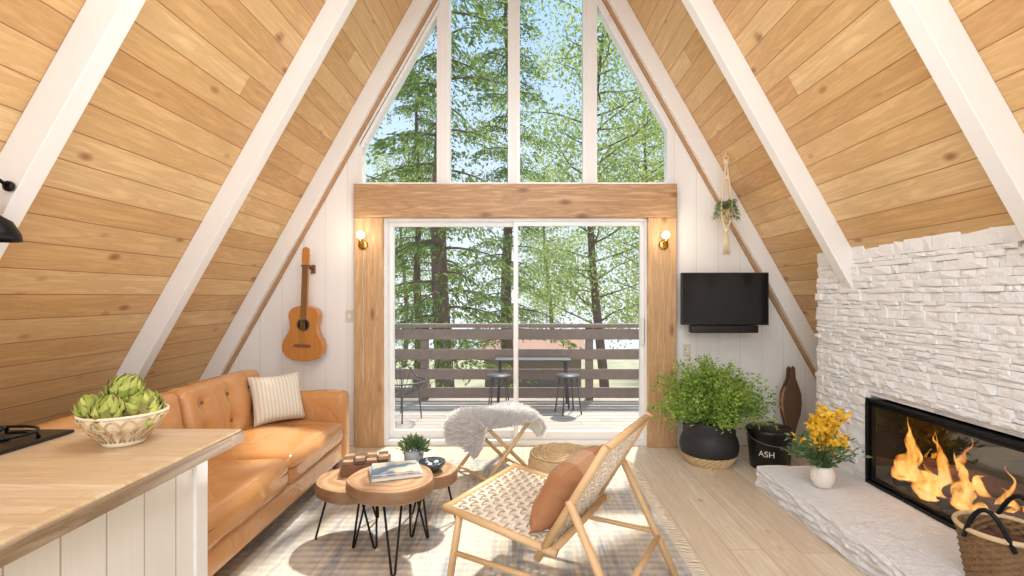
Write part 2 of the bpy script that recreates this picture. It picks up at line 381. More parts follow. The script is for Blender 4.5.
w.prism([(-1.29,2.13),(1.18,2.13),(1.18,WB),(-1.29,WB)],'Y',yA,yB)
w.prism([(XC-hout(WB),WB),(-1.525,WB),(-1.525,zs_l),(XC,AP-GX/K),(XC,AP+0.16/K)],'Y',yA,yB)
w.prism([(XC+hout(WB),WB),(1.393,WB),(1.393,zs_r),(XC,AP-GX/K),(XC,AP+0.16/K)],'Y',yA,yB)
struct(w.done('wall_back','wallw'),'white panelled gable wall','wall')
def pz(x): return AP-(abs(x-XC)+GX)/K
def inset(poly,d):
    n=len(poly); out=[]
    cx=sum(p[0] for p in poly)/n; cz=sum(p[1] for p in poly)/n
    L=[]
    for i in range(n):
        p=Vector(poly[i]); q=Vector(poly[(i+1)%n]); t=(q-p).normalized(); nn=Vector((-t.y,t.x))
        if nn.dot(Vector((cx,cz))-p)<0: nn=-nn
        L.append((p+nn*d,t))
    for i in range(n):
        p,t=L[i-1]; q,u=L[i]; den=t.x*u.y-t.y*u.x
        k=((q-p).x*u.y-(q-p).y*u.x)/den; r=p+t*k; out.append((r.x,r.y))
    return out
def ring(mb,outer,inner,y0,y1):
    n=len(outer)
    v=[(p[0],y0,p[1]) for p in outer]+[(p[0],y0,p[1]) for p in inner]+[(p[0],y1,p[1]) for p in outer]+[(p[0],y1,p[1]) for p in inner]
    f=[]
    for i in range(n):
        j=(i+1)%n
        f+=[(i,j,n+j,n+i),(2*n+i,3*n+i,3*n+j,2*n+j),(i,2*n+i,2*n+j,j),(n+i,n+j,3*n+j,3*n+i)]
    mb.add(v,f)
def pane(a,b): return [(a,WB),(b,WB),(b,pz(b)),(a,pz(a))]
panes=[pane(-1.525,-0.77),pane(-0.707,-0.102),pane(-0.05,0.603),pane(0.675,1.393)]
for i,p in enumerate(panes):
    e=top('window_%d'%(i+1),'tall white-framed gable window pane following the roof slope','window',kind='structure')
    inn=inset(p,0.03); mb=MB(); ring(mb,p,inn,YB-0.01,YB+0.09); mb.done('window_frame','vinyl',e)
    MB().prism(inn,'Y',YB+0.035,YB+0.045).done('glass','glass',e)
tn=[0]
def trim(mb,mat,label,bevel=0.003,cat='trim'):
    tn[0]+=1; return struct(mb.done('trim_%d'%tn[0],mat,bevel=bevel),label,cat)
for a,b in ((-0.77,-0.707),(-0.102,-0.05),(0.603,0.675)):
    za=min(pz(a),pz(b)) if a<-0.5 or a>0.3 else 5.3
    trim(MB().box(a,b,YB-0.02,YB+0.11,WB,za+0.12),'white','white mullion between gable windows')
trim(MB().box(-1.53,1.40,YB-0.04,YB+0.0,2.434,2.452),'white','white sill under the gable windows')
for y in (4.61,3.51,2.11,0.72,-0.65):
    for sg in (-1,1):
        poly=[(XC+sg*hin(0),0),(XC,AP),(XC,AP+0.16/K),(XC+sg*(hout(0)-0.002),0)]
        if sg>0 and y in (3.51,2.11):
            zc=AP-(2.34-XC)/K; poly=[(2.34,zc),(XC,AP),(XC,AP+0.16/K),(2.34,AP-(2.34-XC-0.16)/K)]
        trim(MB().prism(poly,'Y',y,y+0.09),'white','white painted sloping rafter',0.003,'rafter')
for sg in (-1,1):
    poly=[(XC+sg*(hin(0)-0.03),0),(XC,AP-0.055),(XC,AP),(XC+sg*hin(0),0)]
    trim(MB().prism(poly,'Y',YB-0.035,YB-0.001),'trimwood','thin brown wood strip along the gable slope')
trim(MB().box(-1.551,1.429,YB-0.10,YB,2.124,2.434),'beam','knotty fir header beam over the sliding door',0.006,'beam')
trim(MB().box(-1.551,-1.288,YB-0.08,YB,0,2.124),'post','fir post beside the sliding door',0.006,'post')
trim(MB().box(1.165,1.429,YB-0.08,YB,0,2.124),'post','fir post beside the sliding door',0.006,'post')
struct(MB().box(1.43,2.85,YB-0.02,YB,0,0.09).done('baseboard_back','white',bevel=0.003),'white baseboard','baseboard')
struct(MB().box(-2.85,-1.552,YB-0.02,YB,0,0.09).done('baseboard_back.001','white',bevel=0.003),'white baseboard','baseboard')
d=top('door_1','white framed sliding glass patio door','door',(0,0,0),kind='structure')
mb=MB(); ring(mb,[(-1.29,0),(1.18,0),(1.18,2.13),(-1.29,2.13)],[(-1.26,0.05),(1.15,0.05),(1.15,2.10),(-1.26,2.10)],YB-0.03,YB+0.12); mb.done('door_frame','vinyl',d,bevel=0.003)
for (a,b,yy) in ((-1.26,-0.035,YB+0.055),(-0.08,1.15,YB+0.005)):
    mb=MB(); p=[(a,0.05),(b,0.05),(b,2.10),(a,2.10)]; inn=[(a+0.04,0.125),(b-0.04,0.125),(b-0.04,2.06),(a+0.04,2.06)]
    ring(mb,p,inn,yy,yy+0.045); pp=mb.done('door_panel','vinyl',d,bevel=0.003)
    MB().prism(inn,'Y',yy+0.018,yy+0.026).done('glass','glass',pp)
MB().box(1.115,1.14,YB-0.04,YB+0.004,0.95,1.2).done('handle','vinyl',d,bevel=0.006)
# ---------------------------------------------------------------- stone chimney wall
w=MB()
XF=2.34
def cx(z): return XC+hout(z)-0.004
w.prism([(XF,0),(XF,1.72),(cx(0),0)],'Y',3.36,3.92)
w.prism([(XF,0),(XF,1.72),(cx(0),0)],'Y',0.9,2.12)
w.prism([(XF,0.735),(XF,1.72),(cx(0.735),0.735)],'Y',2.12,3.36)
z=0.15
while z<1.72:
    hh=random.choice([0.022,0.032,0.044,0.054,0.028]); 
    if z+hh>1.70: hh=1.742-z
    y=0.9-random.random()*0.1
    while y<3.93:
        L=random.uniform(0.035,0.16); y1=min(y+L,3.935)
        if 3.935-y1<0.04: y1=3.935
        segs=[(y,y1)]
        if z<0.735:
            segs=[]
            if y<2.115: segs.append((y,min(y1,2.115)))
            if y1>3.365: segs.append((max(y,3.365),y1))
        for (a,b) in segs:
            if b-a<0.01: continue
            pr=random.uniform(0.0,0.021); g=0.0008; x0=XF-0.012-pr
            J=lambda q: random.uniform(-q,q)
            pts=[(x0+J(.007),a+g,z+g+J(.002)),(x0+J(.007),b-g,z+g+J(.002)),(x0+J(.007),b-g,z+hh-g+J(.002)),(x0+J(.007),a+g,z+hh-g+J(.002))]
            mid=(x0-0.005+J(.005),(a+b)/2+J(.3*(b-a)),z+hh*random.uniform(.3,.7))
            bk=[(XF+0.01,p[1],p[2]) for p in pts]
            w.add(pts+bk+[mid],[(0,1,8),(1,2,8),(2,3,8),(3,0,8),(0,4,5,1),(1,5,6,2),(2,6,7,3),(3,7,4,0)])
        y=y1
    z+=hh
struct(w.done('wall_right','stonewhite',bevel=0.0015),'white ledger stone fireplace wall','wall')
def hn(o,p):
    n=noise.noise(Vector((p[0]*7,p[1]*7,p[2]*9)))*0.018+noise.noise(Vector((p[0]*7,p[1]*22,p[2]*40)))*0.022
    return o+Vector((n,noise.noise(Vector((p[1]*9,p[0]*7,3)))*0.008,noise.noise(Vector((p[0]*9,p[1]*9,9)))*0.008))
mb=MB().soft((2.03,2.30,0.0765),(0.305,1.385,0.0765),0.012,m=40,fn=hn)
tag(mb.done('hearth','hearthst',smooth=False),'raised white painted stone hearth in front of the fireplace','hearth')
fp=top('fireplace','black steel built-in fireplace with a glass front and burning fire','fireplace',(2.33,2.74,0.155))
def yr(mb,y0,y1,z0,z1,t,x0,x1):
    mb.box(x0,x1,y0,y1,z0,z0+t).box(x0,x1,y0,y1,z1-t,z1).box(x0,x1,y0,y0+t,z0+t,z1-t).box(x0,x1,y1-t,y1,z0+t,z1-t)
mb=MB(); yr(mb,-0.62,0.615,0,0.565,0.022,-0.03,0.02); mb.done('frame','black',fp,bevel=0.003)
mb=MB(); yr(mb,-0.59,0.585,0.03,0.535,0.016,-0.012,0.01); mb.done('glass_trim','black',fp)
MB().add([(0,-.58,.045),(0,.575,.045),(0,.575,.52),(0,-.58,.52)],[(0,3,2,1)]).done('glass','fglass',fp,fix=False)
mb=MB(); 
mb.box(0.40,0.42,-0.6,0.6,0.0,0.54).box(0.02,0.42,-0.6,0.6,0.0,0.03).box(0.02,0.42,-0.61,-0.59,0,0.54).box(0.02,0.42,0.585,0.605,0,0.54).box(0.02,0.42,-0.6,0.6,0.53,0.55)
mb.done('firebox','firebrick',fp)
mb=MB()
for i in range(9): mb.box(0.06,0.34,-0.5+i*0.12,-0.48+i*0.12,0.03,0.09)
mb.box(0.06,0.08,-0.52,0.52,0.075,0.09).box(0.32,0.34,-0.52,0.52,0.075,0.09); mb.done('grate','black',fp)
for i,(lx,ly,lz,ang,L) in enumerate([(2.47,2.62,0.29,0.1,0.5),(2.56,2.95,0.29,-0.15,0.5),(2.53,2.8,0.375,0.3,0.55)]):
    mb=MB(); mb.tube([(0,-L/2+L*k/8,0.006*math.sin(k*2)) for k in range(9)],[0.045*(1+0.08*math.sin(k*3.1)) for k in range(9)],12)
    tag(mb.done('log','logs',smooth=True,loc=(lx,ly,lz),rot=(0,0,ang)),'charred firewood log burning on the grate','firewood','logs on the fire')
random.seed(21)
for i,(y,h,r,x) in enumerate([(0.49,0.26,0.042,.12),(0.43,0.40,0.048,.15),(0.36,0.28,0.044,.10),(0.27,0.26,0.05,.12),(0.17,0.36,0.05,.12),(0.09,0.40,0.05,.16),(0.01,0.30,0.048,.11),(-0.08,0.24,0.05,.13),(-0.17,0.30,0.048,.15),(-0.26,0.18,0.044,.11),(-0.34,0.20,0.042,.15),(-0.44,0.12,0.04,.14),(0.22,0.19,0.065,.08),(-0.02,0.19,0.065,.07),(0.41,0.18,0.06,.07),(0.32,0.34,0.046,.18),(0.12,0.22,0.06,.2),(-0.12,0.18,0.06,.2),(0.38,0.20,0.06,.22)]):
    ph=random.random()*6; ph2=random.random()*6
    mb=MB(); n=22; seg=14
    pts=[];rr=[]
    for k in range(n+1):
        t=k/n; pts.append((x+0.025*math.sin(ph+t*5),y+0.10*t*math.sin(ph+t*5.0),0.07+h*t)); rr.append(max(0.0012,r*(math.sin(math.pi*min(1,t**0.5*0.97+0.03)))**1.2*(1-t*0.6)*(1+0.3*math.sin(ph2+t*9))))
    mb.tube(pts,rr,seg)
    mb.v=[tuple(Vector(v)+Vector((noise.noise(Vector((v[0]*20,v[1]*20,v[2]*9+i)))*0.02,noise.noise(Vector((v[1]*20,v[0]*20,v[2]*9-i)))*0.035,0))) for v in mb.v]
    mb.done('flame','flame',fp,smooth=True)
# ---------------------------------------------------------------- outside
g=MB()
nx,ny=40,30
for j in range(ny+1):
    for i in range(nx+1):
        x=-45+90*i/nx; y=7.1+70*j/ny; z=-2.6-0.06*(y-8)+noise.noise(Vector((x*.15,y*.15,0)))*0.6; g.v.append((x,y,z))
for j in range(ny):
    for i in range(nx): a=j*(nx+1)+i; g.f.append((a,a+1,a+nx+2,a+nx+1))
tag(g.done('ground','ground',smooth=True,fix=False),'forest floor on the slope below the deck','ground',kind='structure')
tag(MB().box(-4.5,4.5,YB+0.125,7.0,-0.12,-0.02).done('deck','deck'),'weathered grey-brown plank deck','deck',kind='structure')
r=top('deck_railing','weathered brown wood deck railing with horizontal boards','railing',(0,6.85,-0.02))
for x in (-3.75,-1.33,0.92,3.2): MB().box(x-0.05,x+0.05,-0.05,0.05,0,0.99).done('post','railw',r,bevel=0.004)
MB().box(-4.4,4.4,-0.09,0.07,0.99,1.04).done('top_rail','railw',r,bevel=0.004)
for z in (0.83,0.56,0.29,0.04): MB().box(-4.4,4.4,-0.085,-0.052,z,z+0.14).done('rail','railw',r,bevel=0.003)
def conifer(seed,H=15,R=2.4,zb=2.8,nl=19000):
    random.seed(seed); tr=MB(); fo=MB(); n=14; NB=64
    tr.tube([(0.1*math.sin(i*0.7+seed),0.08*math.cos(i+seed),H*i/n) for i in range(n+1)],[0.24*(1-0.85*i/n) for i in range(n+1)],12)
    cs=[];ds=[]
    for b in range(NB):
        z=zb+(H-zb)*(b/NB)+random.uniform(-.2,.2); L=R*(1-0.6*(z-zb)/(H-zb))*random.uniform(.6,1.1); a=b*2.4+random.random()
        pts=[]
        for k in range(7):
            t=k/6; pts.append((L*t*math.cos(a),L*t*math.sin(a),z+0.12*L*t-0.35*L*t*t))
        tr.tube(pts,[0.035*(1-0.85*k/6) for k in range(7)],5)
        m=int(nl/NB)
        t=rng.random(m)**0.7; sd=rng.normal(size=m)*0.28*(0.4+t)
        X=L*t*math.cos(a)-sd*math.sin(a); Y=L*t*math.sin(a)+sd*math.cos(a); Z=z+0.12*L*t-0.35*L*t*t-np.abs(rng.normal(size=m))*0.16
        cs.append(np.stack([X,Y,Z],1)); ds.append(np.tile([math.cos(a),math.sin(a),-0.7],(m,1)))
    fo.leaves(np.concatenate(cs),0.12,0.36,np.concatenate(ds),0.45); return tr,fo
def decid(seed,H=12,R=2.8,nl=17000):
    random.seed(seed); tr=MB(); fo=MB(); n=10
    tr.tube([(0.25*math.sin(i*0.5+seed),0.2*math.cos(i*.6+seed),H*i/n) for i in range(n+1)],[0.15*(1-0.8*i/n) for i in range(n+1)],10)
    cs=[]
    for b in range(44):
        z=H*(0.26+0.71*b/44); a=b*2.4+random.random(); L=R*random.uniform(.5,1.0)*(1-0.5*abs(b/44-.4)); e=Vector((L*math.cos(a),L*math.sin(a),z+L*random.uniform(.1,.6)))
        st=Vector((0.2*math.sin(z/H*5+seed),0.15,z)); pts=[st.lerp(e,k/6)+Vector((0.1*math.sin(k+b),0.1*math.cos(k*1.3+b),0)) for k in range(7)]
        tr.tube(pts,[0.03*(1-0.8*k/6) for k in range(7)],5)
        for q in range(4):
            c=st.lerp(e,0.45+0.6*q/3); m=nl//176; p=rng.normal(size=(m,3))*np.array([0.36,0.36,0.24])+np.array(c); cs.append(p)
    fo.leaves(np.concatenate(cs),0.095,0.6); return tr,fo
def tree(kind,seed,loc,lab,cat):
    tr,fo=(conifer(seed) if kind=='c' else decid(seed))
    e=top('tree',lab,cat,loc,group='trees outside the window')
    tr.done('trunk','barkm',e,smooth=True); f=fo.done('foliage','conifer' if kind=='c' else 'decid',e,fix=False); f['kind']='stuff'; return e
CL='tall conifer with brown bark and drooping green branches'; DL='leafy broadleaf tree with pale green foliage'
c1=tree('c',1,(-1.75,11.0,-2.7),'thick-trunked conifer standing just beyond the deck','tree'); c2=tree('c',5,(-5.2,13.5,-2.8),CL,'tree')
d1=tree('d',2,(2.1,13.5,-2.8),DL,'tree'); d2=tree('d',8,(6.0,12,-2.8),DL,'tree')
def cp(src,x,y,rz,sc_,lab):
    n=copy_thing(src,(x,y,-2.9-0.05*(y-10)),(0,0,rz),sc_); n['label']=lab
for (x,y,rz,k) in [(-0.5,18.5,3,1.1),(-9.5,20,1,1.1),(10,20,5,1.1),(-5.2,25,2,1.1),(14,30,2.5,1.2),(-15,30,1.5,1.2)]: cp(random.choice([c1,c2]),x,y,rz,k,CL)
for (x,y,rz,k) in [(5.0,20,2.2,1.05),(2.0,38,1,1.3),(-9.5,40,2,1.4),(11,38,.6,1.3)]: cp(random.choice([d1,d2]),x,y,rz,k,DL)
nb=top('neighbour_cabin','low cabin with a reddish-brown roof among the trees','house',(0.6,27,-3.7))
MB().box(-2.6,2.6,0,4,0,1.9).done('walls','railw',nb)
MB().prism([(-0.4,1.9),(2,2.9),(4.4,1.9),(4.4,1.8),(-0.4,1.8)],'X',-2.9,2.9).done('roof','roofr',nb)
pt=top('patio_table','slim grey metal patio table on the deck','table',(0.14,6.45,-0.02))
MB().box(-0.48,0.48,-0.18,0.18,0.60,0.62).done('table_top','grey',pt,bevel=0.005)
for sx in (-1,1):
    for sy in (-1,1): MB().tube([(sx*0.42,sy*0.15,0.6),(sx*0.45,sy*0.16,0)],0.012,8).done('leg','grey',pt,smooth=True)
def pstool():
    e=top('patio_stool','backless grey metal stool beside the patio table','stool',group='patio stools on the deck')
    MB().lathe([(0.14,0.44),(0.15,0.45),(0.145,0.465)],24).done('seat','grey',e,smooth=True)
    for k in range(4):
        a=k*math.pi/2+0.7; MB().tube([(0.11*math.cos(a),0.11*math.sin(a),0.45),(0.17*math.cos(a),0.17*math.sin(a),0)],0.009,6).done('leg','grey',e,smooth=True)
    return e
pc=pstool(); pc.location=(-0.28,6.06,-0.02); copy_thing(pc,(0.56,6.06,-0.02),(0,0,0.4))
ac=top('lounge_chair','dark wire basket lounge chair on the deck','chair',(-1.42,5.75,-0.02),(0,0,-0.5))
mb=MB()
def shell(a,t): return (0.02+0.30*t*math.cos(a),0.30*t*math.sin(a),0.28+0.40*t**2*(0.35+0.65*max(0,-math.cos(a)))*1.2)
for i in range(30):
    a=2*math.pi*i/30; mb.tube([shell(a,k/6) for k in range(1,7)],0.004,5)
mb.tube([shell(2*math.pi*i/40,1) for i in range(40)],0.009,6,True); mb.tube([shell(2*math.pi*i/20,0.17) for i in range(20)],0.008,6,True)
mb.done('seat_shell','grey',ac,smooth=True)
for a in (0.6,2.2,4.0,5.6): MB().tube([shell(a,0.7),(0.26*math.cos(a),0.26*math.sin(a),0.01)],0.008,6).done('leg','grey',ac,smooth=True)
# ---------------------------------------------------------------- rug
RT=0.012
e=top('rug','woven cream and blue-grey patterned area rug with fringe','rug',(-0.4,2.7,0))
MB().soft((0,0,RT/2),(1.25,1.55,RT/2),0.005,m=8).done('rug_body','rug',e)
mb=MB()
for i in range(170):
    y=-1.53+3.06*i/169; L=random.uniform(.05,.085); dy=random.uniform(-.015,.015)
    mb.tube([(1.245,y,0.009),(1.25+L*.4,y+dy*.3,0.011),(1.25+L,y+dy,0.005)],[0.0035,0.0035,0.005],5)
f=mb.done('fringe','cord',e); f['kind']='stuff'
# ---------------------------------------------------------------- sofa
so=top('sofa','glossy tan leather sofa with tufted back cushions and wooden legs','sofa',(-1.80,2.93,0))
def wr(a): 
    return lambda o,p: o+Vector((0,0,noise.noise(Vector((p[0]*5,p[1]*5+a,p[2]*3)))*0.018))
MB().soft((0.0,0,0.215),(0.425,1.0,0.07),0.025,m=6).done('base','leather',so,smooth=True)
for i,cy in enumerate((-0.445,0.445)):
    sc_=MB().soft((0.07,cy,0.37),(0.38,0.44,0.088),0.055,(0.012,0.0,0.026),m=20,fn=wr(i*5)).done('seat_cushion','leather',so,smooth=True)
    lp=[]
    for (sx,sy,a0_) in ((1,1,0),(-1,1,90),(-1,-1,180),(1,-1,270)):
        for q in range(5):
            an=math.radians(a0_+q*22.5); lp.append((0.07+sx*0.335+0.048*math.cos(an),cy+sy*0.392+0.048*math.sin(an),0.385))
    MB().tube(lp,0.004,6,True).done('piping','seam',sc_,smooth=True)
    def tuft(o,p):
        dsp=0
        for by in (-0.27,0,0.27):
            for bz in (-0.08,0.1):
                dd=(p[1]-by)**2+(p[2]-bz)**2; dsp+=math.exp(-dd/0.0022)*0.03+math.exp(-dd/0.012)*0.014
        for by in (-0.27,0,0.27): dsp+=math.exp(-((p[1]-by)**2)/0.0003)*0.010
        if p[0]>0: o=o-Vector((dsp,0,0))
        return o
    T=TR(-0.24,cy,0.63)@RY(-0.16)
    bc=MB().soft((0,0,0),(0.09,0.435,0.215),0.06,(0.026,0,0.01),m=26,fn=tuft,T=T).done('back_cushion','leather',so,smooth=True)
    for by in (-0.27,0,0.27):
        for bz in (-0.08,0.1):
            c=T@Vector((0.070,by,bz)); MB().ball(c,(0.008,0.012,0.012),10,6).done('button','seam',bc,smooth=True)
MB().soft((-0.39,0,0.44),(0.06,1.0,0.33),0.05,m=8).done('backrest','leather',so,smooth=True)
for sg in (-1,1):
    MB().soft((0.0,sg*0.962,0.40),(0.445,0.072,0.262),0.05,(0,0.008,0.01),m=10,fn=wr(9)).done('armrest','leather',so,smooth=True)
for sx in (-1,1):
    for sy in (-1,1):
        zb=RT if sx>0 else 0.0
        MB().tube([(sx*0.36,sy*0.9,0.16),(sx*0.38,sy*0.93,zb)],[0.028,0.017],12).done('leg','walnut',so,smooth=True)
o=MB().pillow(0.37,0.36,0.12).done('throw_pillow','pillow',smooth=True,loc=(-1.80,3.68,0.65),rot=(math.radians(70),0,math.radians(48)))
tag(o,'square cream striped linen throw pillow on the leather sofa','pillow')
# ---------------------------------------------------------------- island
e=top('cabinet','white board-clad kitchen island base','cabinet',(0,0,0))
MB().box(-2.3,-1.08,-0.6,1.69,0.0,0.858).done('body','counterw',e,bevel=0.004)
MB().box(-1.08,-1.068,1.64,1.70,0.0,0.858).done('corner_trim','white',e,bevel=0.002)
wk=top('worktop','butcher block worktop on the white island','worktop')
MB().box(-2.4,-1.035,-0.7,1.851,0.862,0.91).done('top_surface','butcher',wk,bevel=0.006)
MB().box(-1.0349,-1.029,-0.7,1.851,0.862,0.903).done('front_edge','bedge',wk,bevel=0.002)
ck=top('cooktop','black gas cooktop set in the worktop','cooktop',(-1.87,1.55,0.912))
MB().box(-0.27,0.27,-0.25,0.24,0,0.012).done('glass_plate','blackp',ck,bevel=0.004)
for cx_ in (-0.13,0.13):
    mb=MB()
    for a in range(4):
        q=a*math.pi/2+0.4; mb.tube([(cx_+0.04*math.cos(q),0.09+0.04*math.sin(q),0.035),(cx_+0.12*math.cos(q),0.09+0.1*math.sin(q),0.035),(cx_+0.125*math.cos(q),0.09+0.105*math.sin(q),0.012)],0.006,6)
    mb.tube([(cx_+0.12*math.cos(q),0.09+0.1*math.sin(q),0.035) for q in [i*math.pi/12 for i in range(24)]],0.005,6,True)
    mb.done('grate','black',ck,smooth=True)
    MB().lathe([(0.045,0.012),(0.045,0.022),(0.03,0.026)],20,TR(cx_,0.09,0)).done('burner','black',ck,smooth=True)
BX,BY,BS=-1.325,1.665,0.80
bl=top('bowl','cream woven rattan bowl with looped sides on the worktop','bowl',(BX,BY,0.911)); bl.scale=(BS,)*3
prof=[(0.07,0.0),(0.075,0.012),(0.068,0.02),(0.085,0.04),(0.115,0.07),(0.138,0.10),(0.15,0.13),(0.144,0.13),(0.132,0.10),(0.11,0.074),(0.08,0.048),(0.03,0.03)]
MB().lathe(prof,64,fn=lambda r,z,t,i:r+0.002*math.sin(t*32+i*math.pi)).done('bowl_body','cream',bl,smooth=True)
mb=MB()
for i in range(16):
    a0=2*math.pi*i/16
    for kk,(z0,z1,r0,r1) in enumerate(((0.055,0.12,0.104,0.15),(0.02,0.075,0.074,0.125))):
        pts=[]
        for k in range(9):
            t=k/8; a=a0+(t-0.5)*2*math.pi/16*1.5; u=math.sin(math.pi*t); pts.append(((r0+(r1-r0)*u+0.004)*math.cos(a),(r0+(r1-r0)*u+0.004)*math.sin(a),z0+(z1-z0)*u))
        mb.tube(pts,0.0035,5)
mb.done('woven_loops','wicker',bl,smooth=True)
mb=MB(); mb.tube([(0.15*math.cos(a),0.15*math.sin(a),0.131) for a in [i*math.pi/24 for i in range(48)]],0.006,8,True); mb.done('rim','cream',bl,smooth=True)
def artichoke():
    e=top('artichoke','yellow-green globe artichoke in the rattan bowl','artichoke',group='artichokes in the bowl')
    mb=MB(); mb.ball((0,0,0),(0.032,0.032,0.036),14,8)
    for row in range(8):
        ph=-0.95+row*0.33; n=max(4,int(10*math.cos(ph*0.8)))
        for k in range(n):
            a=2*math.pi*(k+0.5*(row%2))/n+row*.13
            er=Vector((math.cos(a),math.sin(a),0)); et=Vector((-er.y,er.x,0))
            def P(q,out,lat):
                q=min(q,1.54); return tuple(er*((0.037+out)*math.cos(q))+Vector((0,0,(0.037+out)*1.12*math.sin(q)))+et*lat)
            w_=0.015 if row<6 else 0.011
            v=[P(ph-0.3,-0.006,-w_*.7),P(ph-0.3,-0.006,w_*.7),P(ph+0.1,0.004,w_),P(ph+0.42,0.011,w_*.5),P(ph+0.58,0.020,0),P(ph+0.42,0.011,-w_*.5),P(ph+0.1,0.004,-w_),P(ph+0.1,0.010,0)]
            mb.add(v,[(0,1,7),(1,2,7),(2,3,7),(3,4,7),(4,5,7),(5,6,7),(6,0,7)])
    mb.done('head','arti',e,fix=False)
    MB().tube([(0,0,-0.034),(0.004,0,-0.060)],[0.011,0.010],8).done('stem','arti',e,smooth=True); return e
random.seed(3)
a0=artichoke()
ap=[(-0.085,-0.045,0.145,1.05),(0.005,-0.09,0.148,1.1),(0.088,-0.02,0.145,1.05),(0.035,0.08,0.145,1.05),(-0.065,0.06,0.145,1.0),(0.0,-0.005,0.215,1.15)]
for i,(x,y,z,k) in enumerate(ap):
    loc=(BX+x*BS,BY+y*BS,0.911+(z-0.008)*BS); rot=(random.uniform(-.8,.8),random.uniform(-.8,.8),random.random()*6)
    if i==0: a0.location=loc; a0.rotation_euler=rot; a0.scale=(BS*1.22*k,)*3
    else: copy_thing(a0,loc,rot,k*BS*1.22)
e=top('wall_lamp','black metal dome wall lamp mounted on the rafter','lamp',(-2.15,2.10,1.86))
MB().lathe([(0.022,0),(0.022,0.012),(0.014,0.016)],20,RX(math.pi/2)).done('mount','black',e,smooth=True)
MB().tube([(0,-0.010,0),(0.0,-0.05,0.02),(0.0,-0.08,0.0),(0.0,-0.085,-0.07)],0.008,8).done('arm','black',e,smooth=True)
MB().lathe([(0.018,-0.06),(0.024,-0.10),(0.032,-0.13),(0.07,-0.155),(0.096,-0.205),(0.10,-0.235),(0.096,-0.235),(0.082,-0.20),(0.03,-0.15)],28,TR(0.0,-0.085,0),caps=False).done('shade','black',e,smooth=True)
MB().ball((0.0,-0.085,-0.19),0.022).done('bulb','bulb',e,smooth=True)
# ---------------------------------------------------------------- guitar
GXX=-1.985
gt=top('guitar','orange-brown acoustic guitar hanging on the white wall','guitar',(GXX,4.60,0.81),(0,math.radians(2),0))
tab=[(0,0.0),(.008,0.06),(.03,0.105),(.08,0.15),(.16,0.18),(.26,0.19),(.36,0.178),(.46,0.15),(.56,0.127),(.64,0.122),(.72,0.13),(.8,0.14),(.88,0.135),(.94,0.115),(.98,0.08),(1,0.03)]
H=0.50; ol=[(x,t*H) for t,x in tab]+[(-x,t*H) for t,x in reversed(tab[1:])]
MB().prism(ol,'Y',-0.09,0.0).done('body','guitar',gt,bevel=0.006)
MB().lathe([(0.05,0),(0.05,0.003)],32,TR(0,-0.0905,0.33)@RX(math.pi/2)).done('sound_hole','blackp',gt)
mb=MB(); mb.tube([(0.057*math.cos(a),-0.092,0.33+0.057*math.sin(a)) for a in [i*math.pi/16 for i in range(32)]],0.004,6,True); mb.done('rosette','walnut',gt)
MB().box(-0.075,0.075,-0.102,-0.09,0.13,0.155).done('bridge','walnut',gt,bevel=0.003)
MB().box(-0.024,0.024,-0.085,-0.05,0.49,0.86).done('neck','guitar',gt,bevel=0.004)
MB().box(-0.025,0.025,-0.1,-0.0855,0.38,0.87).done('fretboard','walnut',gt)
MB().prism([(-0.024,0.86),(0.024,0.86),(0.034,0.90),(0.036,0.96),(0.03,1.02),(0.0,1.035),(-0.03,1.02),(-0.036,0.96),(-0.034,0.90)],'Y',-0.09,-0.07).done('headstock','guitar',gt,bevel=0.003)
mb=MB()
for i in range(6): x=-0.018+0.0072*i; mb.tube([(x,-0.104,0.14),(x,-0.104,0.88)],0.0009,4)
mb.done('strings','brass',gt)
for sx in (-1,1):
    for k in range(3): MB().tube([(sx*0.034,-0.078,0.91+k*0.033),(sx*0.055,-0.078,0.91+k*0.033)],0.006,6).done('tuning_peg','ceramic',gt)
hk=top('wall_hook','dark wall hook holding the guitar','hook',(GXX+0.028,4.68,1.65))
MB().box(-0.02,0.02,-0.0,0.019,-0.04,0.04).done('plate','walnut',hk,bevel=0.003)
MB().tube([(-0.034,-0.165,0.03),(-0.034,-0.13,0.0),(-0.02,-0.09,0.0),(0,-0.06,0.0),(0.02,-0.09,0.0),(0.034,-0.13,0.0),(0.034,-0.165,0.03)],0.006,8).tube([(0,-0.06,0),(0,0,0)],0.006,8).done('yoke','black',hk,smooth=True)
for x in (-1.466,1.307):
    e=top('wall_sconce','brass wall sconce with a glowing globe bulb on the fir post','lamp',(x,YB-0.081,1.87),group='sconces by the sliding door')
    MB().lathe([(0.045,0),(0.045,0.012),(0.03,0.018)],24,RX(math.pi/2)).done('backplate','brass',e,smooth=True)
    MB().tube([(0,-0.01,0),(0,-0.06,0),(0,-0.075,0.02)],0.008,8).lathe([(0.018,0.015),(0.02,0.05)],16,TR(0,-0.075,0)).done('arm','brass',e,smooth=True)
    MB().ball((0,-0.075,0.085),0.036).done('bulb','bulb',e,smooth=True)
    L=bpy.data.lights.new('sconce_light','POINT'); L.energy=2.5; L.color=(1,0.85,0.65); L.shadow_soft_size=0.05
    lo=bpy.data.objects.new('sconce_light',L); COL.objects.link(lo); lo.location=(x,YB-0.24,1.96); 
    mb=MB(); zz=[-0.02-0.09*k for k in range(15)]; mb.tube([(0.006*math.sin(k*1.3),-0.006,z) for k,z in enumerate(zz)],0.003,5); mb.done('cord','rope',e,smooth=True)
